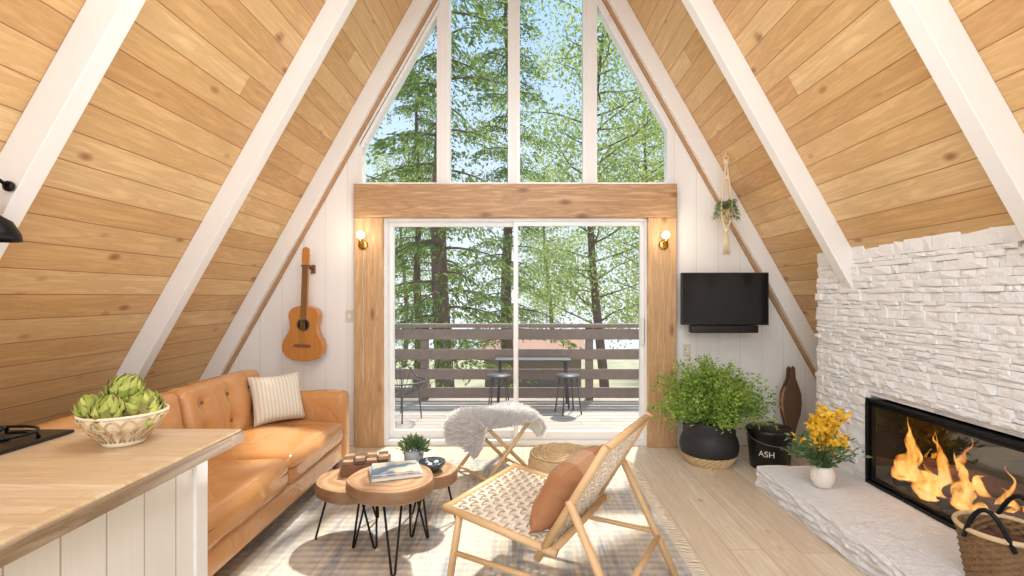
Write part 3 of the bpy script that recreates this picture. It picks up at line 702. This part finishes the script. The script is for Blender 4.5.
for (x,z) in ((-1.62,1.21),(1.55,0.89)):
    e=top('light_switch','cream light switch plate on the wall','switch',(x,YB-0.001,z),group='switch plates')
    MB().box(-0.036,0.036,-0.006,0,-0.058,0.058).done('plate','slate',e,bevel=0.002); MB().box(-0.01,0.01,-0.012,-0.006,-0.02,0.02).done('toggle','white',e,bevel=0.002)
tv=top('television','black flat screen television mounted on the wall','television',(1.82,4.50,1.375),(0,0,math.radians(-3)))
MB().box(-0.385,0.385,-0.02,0.02,-0.235,0.235).done('casing','blackp',tv,bevel=0.006)
MB().box(-0.372,0.372,-0.0225,-0.0205,-0.218,0.224).done('screen','screen',tv)
MB().box(-0.1,0.1,0.02,0.04,-0.12,0.12).box(-0.03,0.03,0.04,0.17,-0.04,0.04).done('bracket','black',tv)
sb=top('soundbar','slim black soundbar under the television','speaker',(1.80,4.47,1.105))
MB().soft((0,0,0),(0.30,0.04,0.034),0.012,m=4).done('body','blackp',sb,smooth=True); MB().box(-0.05,0.05,0.03,0.16,-0.01,0.02).done('bracket','black',sb)
mh=top('hanging_planter','macrame rope plant hanger with a trailing green plant','planter',(1.79,4.38,2.635))
mb=MB(); mb.tube([(0.022*math.cos(a),0,-0.03+0.022*math.sin(a)) for a in [i*math.pi/10 for i in range(20)]],0.006,6,True); mb.tube([(0,0,0.03),(0,0,-0.02)],0.004,6)
for k in range(4):
    a=k*math.pi/2+0.5; c,s_=math.cos(a),math.sin(a)
    mb.tube([(0,0,-0.05),(0.02*c,0.02*s_,-0.18),(0.045*c,0.045*s_,-0.34),(0.06*c,0.06*s_,-0.44),(0.062*c,0.062*s_,-0.52),(0.03*c,0.03*s_,-0.61),(0,0,-0.66)],0.009,6)
for z in (-0.06,-0.2,-0.655): mb.ball((0,0,z),(0.024,0.024,0.026),10,6)
for k in range(14):
    a=k*0.45; mb.tube([(0,0,-0.66),(0.018*math.cos(a),0.018*math.sin(a),-0.75),(0.028*math.cos(a),0.028*math.sin(a),-0.87)],0.005,5)
mb.done('macrame_cord','rope',mh,smooth=True)
MB().lathe([(0.03,-0.60),(0.05,-0.56),(0.055,-0.48),(0.048,-0.48),(0.03,-0.50)],24).done('pot','wicker',mh,smooth=True)
cs=[];ds=[]
for i in range(600):
    a=random.random()*6.28; u=random.random(); r_=0.01+0.07*u; cs.append((r_*math.cos(a),r_*math.sin(a),-0.47+0.07*math.sin(u*3)-0.1*u*u+random.uniform(-.02,.02))); ds.append((math.cos(a),math.sin(a),0.2-u))
MB().leaves(cs,0.05,0.2,ds,0.4).done('foliage','airp',mh,fix=False)
# ---------------------------------------------------------------- big plant
bp=top('potted_plant','bushy bright green plant in a dark woven basket','plant',(1.57,4.20,0))
def weave(r,z,t,i): return r+0.006*math.sin(t*26+i*math.pi)
def weave2(r,z,t,i): return r+0.002*math.sin(t*40+i*math.pi)
pr=[(0.17+0.065*math.sin(min(1,k/14)*math.pi*0.8),0.36*k/20) for k in range(21)]
pr2=[(r*0.93,z) for r,z in reversed(pr[10:])]
MB().lathe(pr[:6],78,fn=weave).done('basket_base','wicker',bp,smooth=False)
MB().lathe(pr[5:]+pr2,120,fn=weave2).done('basket','blackw',bp,smooth=True)
for a in (0.4,3.5):
    MB().tube([((0.22+0.02*math.sin(t*math.pi))*math.cos(a+(t-.5)*.6),(0.22+0.02*math.sin(t*math.pi))*math.sin(a+(t-.5)*.6),0.33+0.08*math.sin(t*math.pi)) for t in [k/8 for k in range(9)]],0.008,6).done('handle','blackw',bp,smooth=True)
MB().lathe([(0.19,0.30),(0.01,0.315)],24).done('soil','soil',bp)
st=MB();cs=[];ds=[]
random.seed(11)
for i in range(120):
    a=random.random()*6.28; e_=random.uniform(0.3,1.45); L=random.uniform(.38,.58); pts=[]
    for k in range(8):
        t=k/7; rr=L*t*math.cos(e_)*(1+0.3*t)*0.87; zz=0.33+L*t*math.sin(e_)*0.98-0.08*t*t*math.cos(e_)
        zz=max(zz,0.30)
        p=(rr*math.cos(a)+0.03*math.cos(a*3+i)*t,min(rr*math.sin(a)*0.75,0.40),zz)
        pts.append(p)
        if t>0.25:
            for q in range(18):
                cs.append((p[0]+random.gauss(0,.03),min(p[1]+random.gauss(0,.03),0.43),p[2]+random.gauss(0,.03))); ds.append((math.cos(a),math.sin(a)*.5,0.3))
    st.tube(pts,[0.004*(1-.7*k/7) for k in range(8)],4)
st.done('stems','bush',bp,fix=False); MB().leaves(cs,0.034,0.40,ds,0.9).done('foliage','bush',bp,fix=False)
ab=top('bucket','black metal bucket with a lid marked ASH','bucket',(2.03,4.10,0),(0,0,0))
MB().lathe([(0.145,0.0),(0.15,0.01),(0.172,0.285),(0.178,0.29),(0.178,0.3),(0.16,0.3)],40).done('body','blackp',ab,smooth=True)
MB().lathe([(0.182,0.296),(0.184,0.312),(0.17,0.325),(0.05,0.34),(0.012,0.342)],40).done('lid','blackp',ab,smooth=True)
MB().tube([(-0.03,0,0.34),(-0.03,0,0.365),(0.03,0,0.365),(0.03,0,0.34)],0.006,6).done('knob','black',ab,smooth=True)
MB().tube([(0.187*math.cos(a),-0.187*abs(math.sin(a)),0.275-0.06*math.sin(a)) for a in [math.pi*k/14 for k in range(15)]],0.004,6).done('handle','grey',ab,smooth=True)
cu=bpy.data.curves.new('t','FONT'); cu.body='ASH'; cu.size=0.066; cu.align_x='CENTER'; cu.extrude=0.0
to=bpy.data.objects.new('t',cu); COL.objects.link(to); bpy.context.view_layer.update()
me=bpy.data.meshes.new_from_object(to.evaluated_get(bpy.context.evaluated_depsgraph_get())); bpy.data.objects.remove(to)
bm=bmesh.new(); bm.from_mesh(me); bmesh.ops.subdivide_edges(bm,edges=bm.edges,cuts=2); bmesh.ops.triangulate(bm,faces=bm.faces)
for v in bm.verts:
    zz=v.co.y+0.12; R=0.150+0.022*(zz/0.285)+0.0022; a=v.co.x/R-math.pi/2+math.radians(-34); v.co=Vector((R*math.cos(a),R*math.sin(a),zz))
bm.to_mesh(me); bm.free(); me.materials.clear(); me.materials.append(M['ceramic'])
lt=bpy.data.objects.new('lettering',me); COL.objects.link(lt); lt.parent=ab
bw=top('fireplace_bellows','dark brown leather and wood fireplace bellows leaning on the wall','bellows',(2.37,4.42,0.16),(math.radians(-10),math.radians(6),0))
pl=[(0.0,0.0),(0.02,0.02),(0.04,0.1),(0.07,0.2),(0.080,0.29),(0.074,0.38),(0.045,0.46),(0.024,0.51),(0.018,0.60),(0.0,0.62)]
out=pl+[(-x,z) for x,z in reversed(pl[1:-1])]
for y in (-0.035,0.035): MB().prism(out,'Y',y-0.008,y+0.008).done('paddle','dkbrown',bw,bevel=0.003)
inn=[(x*0.93,0.06+z*0.8) for x,z in out if z<0.47]; MB().prism(inn,'Y',-0.027,0.027).done('leather_sides','terra',bw)
MB().tube([(0,0,0.05),(0,0,-0.14)],[0.02,0.009],10).done('nozzle','brass',bw,smooth=True)
fl=top('flower_pot','white ribbed pot with yellow flowers and eucalyptus on the hearth','flowers',(1.965,3.27,0.156))
MB().lathe([(0.045,0),(0.052,0.005),(0.068,0.045),(0.071,0.09),(0.062,0.12),(0.056,0.135),(0.05,0.135),(0.045,0.11)],60,fn=lambda r,z,t,i:r+0.0025*math.cos(t*20)).done('pot','ceramic',fl,smooth=True)
st=MB();fc=[];lc=[];ld=[]
random.seed(5)
for i in range(42):
    a=random.random()*6.28; sp=random.uniform(0.01,0.14); h=random.uniform(0.26,0.48)
    p=Vector((sp*math.cos(a)+0.02,sp*math.sin(a),h)); st.tube([(0.01*math.cos(a),0.01*math.sin(a),0.1),(p.x*.4,p.y*.4,h*.55),tuple(p)],0.0022,4)
    for k in range(22): fc.append(tuple(p[j]+random.gauss(0,.018) for j in range(3)))
for i in range(30):
    a=random.random()*6.28; sp=random.uniform(0.10,0.22); h=random.uniform(0.1,0.30)
    pts=[]
    for k in range(6):
        t=k/5; pts.append((sp*t*math.cos(a),sp*t*math.sin(a)*0.9,0.125+(h-0.05)*t*(1.3-.5*t)))
        for q in range(4): lc.append(tuple(pts[-1][j]+random.gauss(0,.012) for j in range(3))); ld.append((math.cos(a),math.sin(a),.3))
    st.tube(pts,0.0022,4)
st.done('stems','euca',fl,fix=False); MB().leaves(fc,0.034,0.8).done('blossoms','yellow',fl,fix=False); MB().leaves(lc,0.042,0.35,ld,0.6).done('leaves','euca',fl,fix=False)
bk=top('basket','dark wicker basket with black looped handles on the hearth','basket',(2.06,2.14,0.156)); bk.scale=(1.05,1.05,1.12)
pr=[(0.11+0.04*(k/18)**0.7,0.22*k/18) for k in range(19)]; pr=pr+[(r-0.014,z) for r,z in reversed(pr)]
MB().lathe(pr,64,fn=lambda r,z,t,i:r+0.005*math.sin(t*16+i*math.pi),caps=False).done('basket_body','darkwick',bk)
MB().tube([(0.151*math.cos(a),0.151*math.sin(a),0.222) for a in [i*math.pi/20 for i in range(40)]],0.010,8,True).done('rim','wicker',bk,smooth=True)
for a in (math.pi*1.15,math.pi*0.15):
    MB().tube([(0.153*math.cos(a+(t-.5)*1.1),0.153*math.sin(a+(t-.5)*1.1),0.19+0.13*math.sin(t*math.pi)) for t in [k/10 for k in range(11)]],0.009,8).done('handle','black',bk,smooth=True)
MB().lathe([(0.11,0.0),(0.11,0.012)],30).done('bottom','darkwick',bk)
for i in range(3):
    MB_=MB().tube([(0,-0.0,-0.10),(0.005,0,0.0),(0,0,0.10)],[0.034,0.036,0.032],10)
    tag(MB_.done('log','logs',smooth=True,loc=(2.06+0.055*math.cos(i*2.1+1),2.14+0.055*math.sin(i*2.1+1),0.285),rot=(0.10*i-0.1,0.1,i)),'split firewood log standing in the wicker basket','firewood','logs in the basket')
# ---------------------------------------------------------------- coffee tables
def slab_table(x,y,zt,r,seed,lab):
    e=top('coffee_table',lab,'table',(x,y,RT),(0,0,seed),group='nesting slab coffee tables')
    n=72; out=[]; TH=0.072
    for k in range(n):
        a=2*math.pi*k/n; rr=r*(1+0.03*math.sin(2*a+seed)+0.025*math.sin(3*a+seed*2)+0.01*math.sin(7*a+seed)); out.append((rr*math.cos(a),rr*math.sin(a)))
    mb=MB(); v=[];f=[]
    lv=[(0.93,zt-TH),(0.985,zt-TH+.01),(1.0,zt-TH*.5),(0.985,zt-0.008),(0.965,zt)]
    for q,z in lv: v+=[(p[0]*q,p[1]*q,z-RT) for p in out]
    for i in range(4):
        for k in range(n): f.append((i*n+k,i*n+(k+1)%n,(i+1)*n+(k+1)%n,(i+1)*n+k))
    f.append(tuple(range(n-1,-1,-1))); f.append(tuple(4*n+k for k in range(n))); mb.add(v,f); mb.done('table_top','slab',e,bevel=0)
    for k in range(3):
        a=2*math.pi*k/3+0.3; c=Vector((math.cos(a),math.sin(a),0)); t=Vector((-c.y,c.x,0)); zz=zt-TH-0.002-RT
        A=c*r*0.68+t*0.045; B=c*r*0.68-t*0.045; P=c*r*0.98
        MB().tube([(A.x,A.y,zz),(P.x+t.x*.008,P.y+t.y*.008,0.012),(P.x,P.y,0.006),(P.x-t.x*.008,P.y-t.y*.008,0.012),(B.x,B.y,zz)],0.006,8).done('leg','black',e,smooth=True)
slab_table(-0.96,2.90,0.350,0.225,1.0,'round live-edge slab coffee table with hairpin legs holding a game box')
slab_table(-0.70,2.69,0.430,0.235,2.6,'higher round live-edge slab coffee table holding books')
slab_table(-0.58,3.04,0.350,0.180,4.1,'small round live-edge slab coffee table holding a potted plant')
ZA=0.351
gb=top('game_box','wooden tray box with dark square blocks on the slab table','game',(-0.935,3.01,ZA),(0,0,0.25))
MB().box(-0.14,0.14,-0.09,0.09,0,0.06).done('tray','walnut',gb,bevel=0.003)
for i in range(4):
    for j in range(3):
        MB().box(-0.13+i*0.066,-0.072+i*0.066,-0.083+j*0.056,-0.033+j*0.056,0.06,0.085).done('block','dkbrown' if (i+j)%2 else 'slab',gb,bevel=0.004)
for (z,t,w_,h_,c,c2,a,lab) in ((0.431,0.022,0.27,0.20,s(150,158,164),s(176,182,186),0.35,'large hardcover book with a grey cover on the slab table'),(0.4535,0.014,0.25,0.18,s(92,124,152),s(206,196,176),0.28,'blue and cream covered magazine lying on the larger book')):
    bkk=top('book',lab,'book',(-0.69,2.73,z),(0,0,a),group='books on the slab table')
    t_=NT('cover'); oo=t_.obj(); ff=t_.n('ShaderNodeMapRange'); t_.l(t_.noise(oo,11,2),ff.inputs[0]); ff.inputs[1].default_value=0.45; ff.inputs[2].default_value=0.55
    t_.bsdf(t_.mix(ff.outputs[0],c,c2),0.35)
    mb=MB().box(-w_/2,w_/2,-h_/2,h_/2,t-0.003,t).box(-w_/2,w_/2,-h_/2,h_/2,0,0.003).box(-w_/2,-w_/2+0.003,-h_/2,h_/2,0.003,t-0.003); mb.done('cover',t_.m,bkk)
    MB().box(-w_/2+0.004,w_/2-0.004,-h_/2+0.004,h_/2-0.004,0.003,t-0.003).done('pages','bwhite',bkk)
pp=top('potted_succulent','small leafy succulent in a pale grey pot on the slab table','plant',(-0.675,3.12,ZA))
MB().lathe([(0.045,0),(0.055,0.01),(0.065,0.09),(0.058,0.09),(0.045,0.07),(0.005,0.07)],32).done('pot','greypot',pp,smooth=True)
cs=[];ds=[]
for i in range(420):
    a=random.random()*6.28; e_=random.uniform(.1,1.5); L=random.uniform(.03,.09); cs.append((L*math.cos(e_)*math.cos(a),L*math.cos(e_)*math.sin(a),0.085+L*math.sin(e_)*.8)); ds.append((math.cos(a),math.sin(a),math.sin(e_)*1.5))
MB().leaves(cs,0.036,0.35,ds,0.3).done('foliage','euca',pp,fix=False)
bo=top('decorative_bowl','dark glazed bowl with pebbles on the slab table','bowl',(-0.54,3.0,ZA))
MB().lathe([(0.03,0),(0.055,0.015),(0.078,0.045),(0.08,0.06),(0.074,0.06),(0.05,0.025),(0.01,0.015)],36).done('bowl_body','glaze',bo,smooth=True)
for i in range(7):
    a=i*0.9; q=MB().ball((0,0,0),(0.018,0.014,0.012)).done('pebble','ceramic' if i%2 else 'glaze',smooth=True,loc=(-0.54+0.033*math.cos(a)*(i>0),3.0+0.033*math.sin(a)*(i>0),ZA+0.04+0.004*(i%3)),rot=(0,0,a)); tag(q,'smooth pebble in the dark glazed bowl','pebble','pebbles in the bowl')
pf=top('pouf','round natural woven rattan pouf','pouf',(0.27,3.46,RT)); pf.scale=(1.15,1.15,1.02)
pr=[(0.15,0.0),(0.18,0.01)]+[(0.19+0.012*math.sin(k/10*math.pi),0.02+0.25*k/10) for k in range(11)]+[(0.185,0.288)]+[(0.185-0.0165*k,0.295+0.0005*k) for k in range(1,11)]
MB().lathe(pr,72,fn=lambda r,z,t,i:r+0.004*math.sin(t*24+i*math.pi)).done('woven_body','wicker',pf)
mb=MB()
for k in range(9): mb.tube([((0.02+0.02*k)*math.cos(a),(0.02+0.02*k)*math.sin(a),0.300+0.003*math.sin(a*12+k*3)) for a in [i*math.pi/24 for i in range(48)]],0.007,5,True)
mb.done('woven_top','wicker',pf,smooth=True)
# ---------------------------------------------------------------- folding stool + sheepskin
stl=top('folding_stool','folding wooden stool with crossed legs','stool',(-0.21,3.93,0.0),(0,0,math.radians(36.4)))
for (sg,yy) in ((1,0.20),(-1,0.17)):
    for q in (-1,1): MB().tube([(-sg*0.235,q*yy,0.012),(sg*0.2,q*yy,0.445)],0.015,8).done('leg','oak',stl,smooth=True)
    MB().tube([(sg*0.2,-0.21,0.445),(sg*0.2,0.21,0.445)],0.014,8).done('top_rail','oak',stl,smooth=True)
    MB().tube([(-sg*0.2,-yy,0.047),(-sg*0.2,yy,0.047)],0.011,8).done('stretcher','oak',stl,smooth=True)
MB().soft((0,0,0.463),(0.22,0.20,0.006),0.005,m=4).done('seat','cream',stl)
sk=top('sheepskin','fluffy off-white sheepskin draped over the folding stool','sheepskin',(-0.21,3.93,0.0),(0,0,math.radians(36.4)))
def drape(u,v):
    w_=0.25*(1-0.12*math.cos(u*3.0))*(1-0.35*max(0,abs(u)-0.75)/0.25)
    sx=u*(0.46 if u<0 else 0.40); sg=1 if sx>0 else -1; a=abs(sx); fx=0.23
    if a<fx: x=sx; z=0.490-0.012*math.cos(sx/fx*math.pi/2)
    else:
        d_=a-fx; x=sg*(fx+0.06*(1-math.exp(-d_*14))); z=0.490-d_*0.92
    y=v*w_; z-=0.05*abs(v)**3
    return Vector((x,y,z))
mb=MB(); nu,nv=36,18
for i in range(nu+1):
    for j in range(nv+1): mb.v.append(tuple(drape(-1+2*i/nu,-1+2*j/nv)))
for i in range(nu):
    for j in range(nv): a=i*(nv+1)+j; mb.f.append((a,a+nv+1,a+nv+2,a+1))
hide=mb.done('hide','fur',sk,smooth=True,fix=False); q=hide.modifiers.new('s','SOLIDIFY'); q.thickness=0.008
cs=[];ds=[]
for i in range(22000):
    u=random.uniform(-1,1); v=random.uniform(-1,1); p=drape(u,v); du=drape(u+.02,v)-p; dv=drape(u,v+.02)-p; n=du.cross(dv).normalized()
    cl=noise.noise(Vector((u*5,v*3,1))); cs.append(tuple(p)); ds.append((n.x*.8+0.5*(u)+cl*.5,n.y*.8+0.6*v,n.z*0.85-0.2))
f=MB().leaves(cs,0.044,0.18,ds,0.2).done('wool','wool',sk,fix=False); f['kind']='stuff'
# ---------------------------------------------------------------- woven lounge chair
CR=math.radians(151)
ch=top('armchair','oak lounge chair with open woven cord seat and back','chair',(0.045,2.485,RT),(0,0,CR))
def woven(O,U,V,lu,lv,nu,nv,wd,amp,th=0.004,sag=0.02):
    mb=MB(); O=Vector(O);U=Vector(U).normalized();V=Vector(V).normalized();N=U.cross(V)
    def S(a,b): return O+U*a+V*b-N*sag*math.sin(math.pi*a/lu)*math.sin(math.pi*b/lv)
    def strip(n1,L1,n2,L2,swap):
        for i in range(n1):
            a=L1*(i+.5)/n1; K_=n2*3; base=len(mb.v)
            for k in range(K_+1):
                b=L2*k/K_; h=amp*math.cos(math.pi*(b/L2*n2-0.5))*(1 if i%2 else -1)*(1 if not swap else -1)
                for (da,dh) in ((-wd/2,-th),(wd/2,-th),(wd/2,th),(-wd/2,th)):
                    q=(S(a+da,b) if not swap else S(b,a+da)); mb.v.append(tuple(q+N*(h+dh)))
            for k in range(K_):
                for m in range(4): mb.f.append((base+k*4+m,base+k*4+(m+1)%4,base+k*4+4+(m+1)%4,base+k*4+4+m))
    strip(nu,lu,nv,lv,False); strip(nv,lv,nu,lu,True); return mb
hw=0.31
sd=Vector((-0.53,0,-0.065)); woven((0.27,-hw,0.395),sd,(0,1,0),sd.length,2*hw,14,16,0.016,0.006).done('woven_seat','cord',ch,fix=True)
bd=Vector((-0.255,0,0.43)); woven((-0.235,-hw,0.345),bd,(0,1,0),bd.length,2*hw,11,12,0.011,0.005,0.003,sag=-0.02).done('woven_backrest','cord',ch)
def bar(a,b,w_=0.017,nm='rail'): return MB().tube([a,b],w_,10,flat=0.85).done(nm,'oak',ch,smooth=True)
for q in (-1,1):
    y=q*(hw+0.012)
    bar((0.29,y,0.40),(-0.29,y,0.325),0.020,'seat_rail'); bar((-0.20,y,0.28),(-0.505,y,0.795),0.020,'back_post')
    bar((0.20,y,0.385),(0.27,y,0.0),0.020,'leg'); bar((-0.35,y*1.04,0.56),(-0.63,y*1.06,0.0),0.020,'leg'); bar((0.235,y,0.2),(-0.53,y*1.05,0.2),0.014,'side_stretcher')
bar((0.28,-hw-0.01,0.397),(0.28,hw+0.01,0.397),0.019); bar((-0.27,-hw-0.01,0.33),(-0.27,hw+0.01,0.33),0.019); bar((-0.495,-hw-0.01,0.78),(-0.495,hw+0.01,0.78),0.019,nm='top_rail')
bar((-0.545,-hw-0.02,0.18),(-0.545,hw+0.02,0.18),0.014)
Cc=Matrix.Translation((0.045,2.485,RT))@RZ(CR)
T=Cc@TR(-0.225,0.05,0.505)@RY(math.radians(-29))@RZ(math.radians(90))@RX(math.radians(90))
o=MB().pillow(0.50,0.32,0.15).done('lumbar_pillow','twotone',smooth=True); o.matrix_world=T
tag(o,'two-tone rust and tan leather lumbar pillow on the woven chair','pillow')
# ---------------------------------------------------------------- light, world, camera
wd_=bpy.data.worlds.new('sky'); SC.world=wd_; wd_.use_nodes=True; nt=wd_.node_tree; nt.nodes.clear()
ou=nt.nodes.new('ShaderNodeOutputWorld'); bg=nt.nodes.new('ShaderNodeBackground'); tc=nt.nodes.new('ShaderNodeTexCoord'); sp=nt.nodes.new('ShaderNodeSeparateXYZ'); rp=nt.nodes.new('ShaderNodeValToRGB')
nt.links.new(tc.outputs['Generated'],sp.inputs[0]); nt.links.new(sp.outputs[2],rp.inputs[0]); nt.links.new(rp.outputs[0],bg.inputs[0]); nt.links.new(bg.outputs[0],ou.inputs[0])
e=rp.color_ramp.elements; e[0].position=0.0; e[0].color=(0.84,0.91,1.0,1); e[1].position=0.6; e[1].color=(0.38,0.62,1.0,1); bg.inputs[1].default_value=1.25
def light(nm,typ,loc,dirv,en,col,size=1.0,sy=None):
    L=bpy.data.lights.new(nm,typ); L.energy=en; L.color=col
    if typ=='AREA':
        L.size=size
        if sy: L.shape='RECTANGLE'; L.size_y=sy
    if typ=='SUN': L.angle=math.radians(2.5)
    o=bpy.data.objects.new(nm,L); COL.objects.link(o); o.location=loc; o.rotation_euler=Vector(dirv).to_track_quat('-Z','Y').to_euler(); return o
light('sun','SUN',(0,0,10),(-0.16,-0.50,-0.85),6.0,(1,0.95,0.86))
light('fill_light','AREA',(0,-1.6,2.4),(0,1,-0.2),98,(0.98,0.98,1.0),3.2,2.6)  # unseen fill behind the camera, added to brighten the interior
light('fill_light','AREA',(0,1.6,3.6),(0,0.2,-1),54,(0.97,0.98,1.0),1.2,2.0)  # added overhead fill, stands for no real lamp
light('fill_light','AREA',(0,2.4,0.95),(-0.25,0.1,1),27,(0.98,0.98,1.0),2.0,2.0)  # added up-light, lifts the ceiling towards the left slope
fl_=bpy.data.lights.new('fire_light','POINT'); fl_.energy=3; fl_.color=(1,0.45,0.15); fl_.shadow_soft_size=0.1
fo=bpy.data.objects.new('fire_light',fl_); COL.objects.link(fo); fo.location=(2.42,2.9,0.6)
cam=bpy.data.cameras.new('camera'); co=bpy.data.objects.new('camera',cam); COL.objects.link(co)
cam.sensor_width=36; cam.lens=500/1024*36; cam.shift_x=-10/1024; cam.shift_y=8/1024; cam.clip_start=0.05
co.location=(0,0,1.4); co.rotation_euler=(math.pi/2,0,0); SC.camera=co
SC.view_settings.view_transform='Standard'
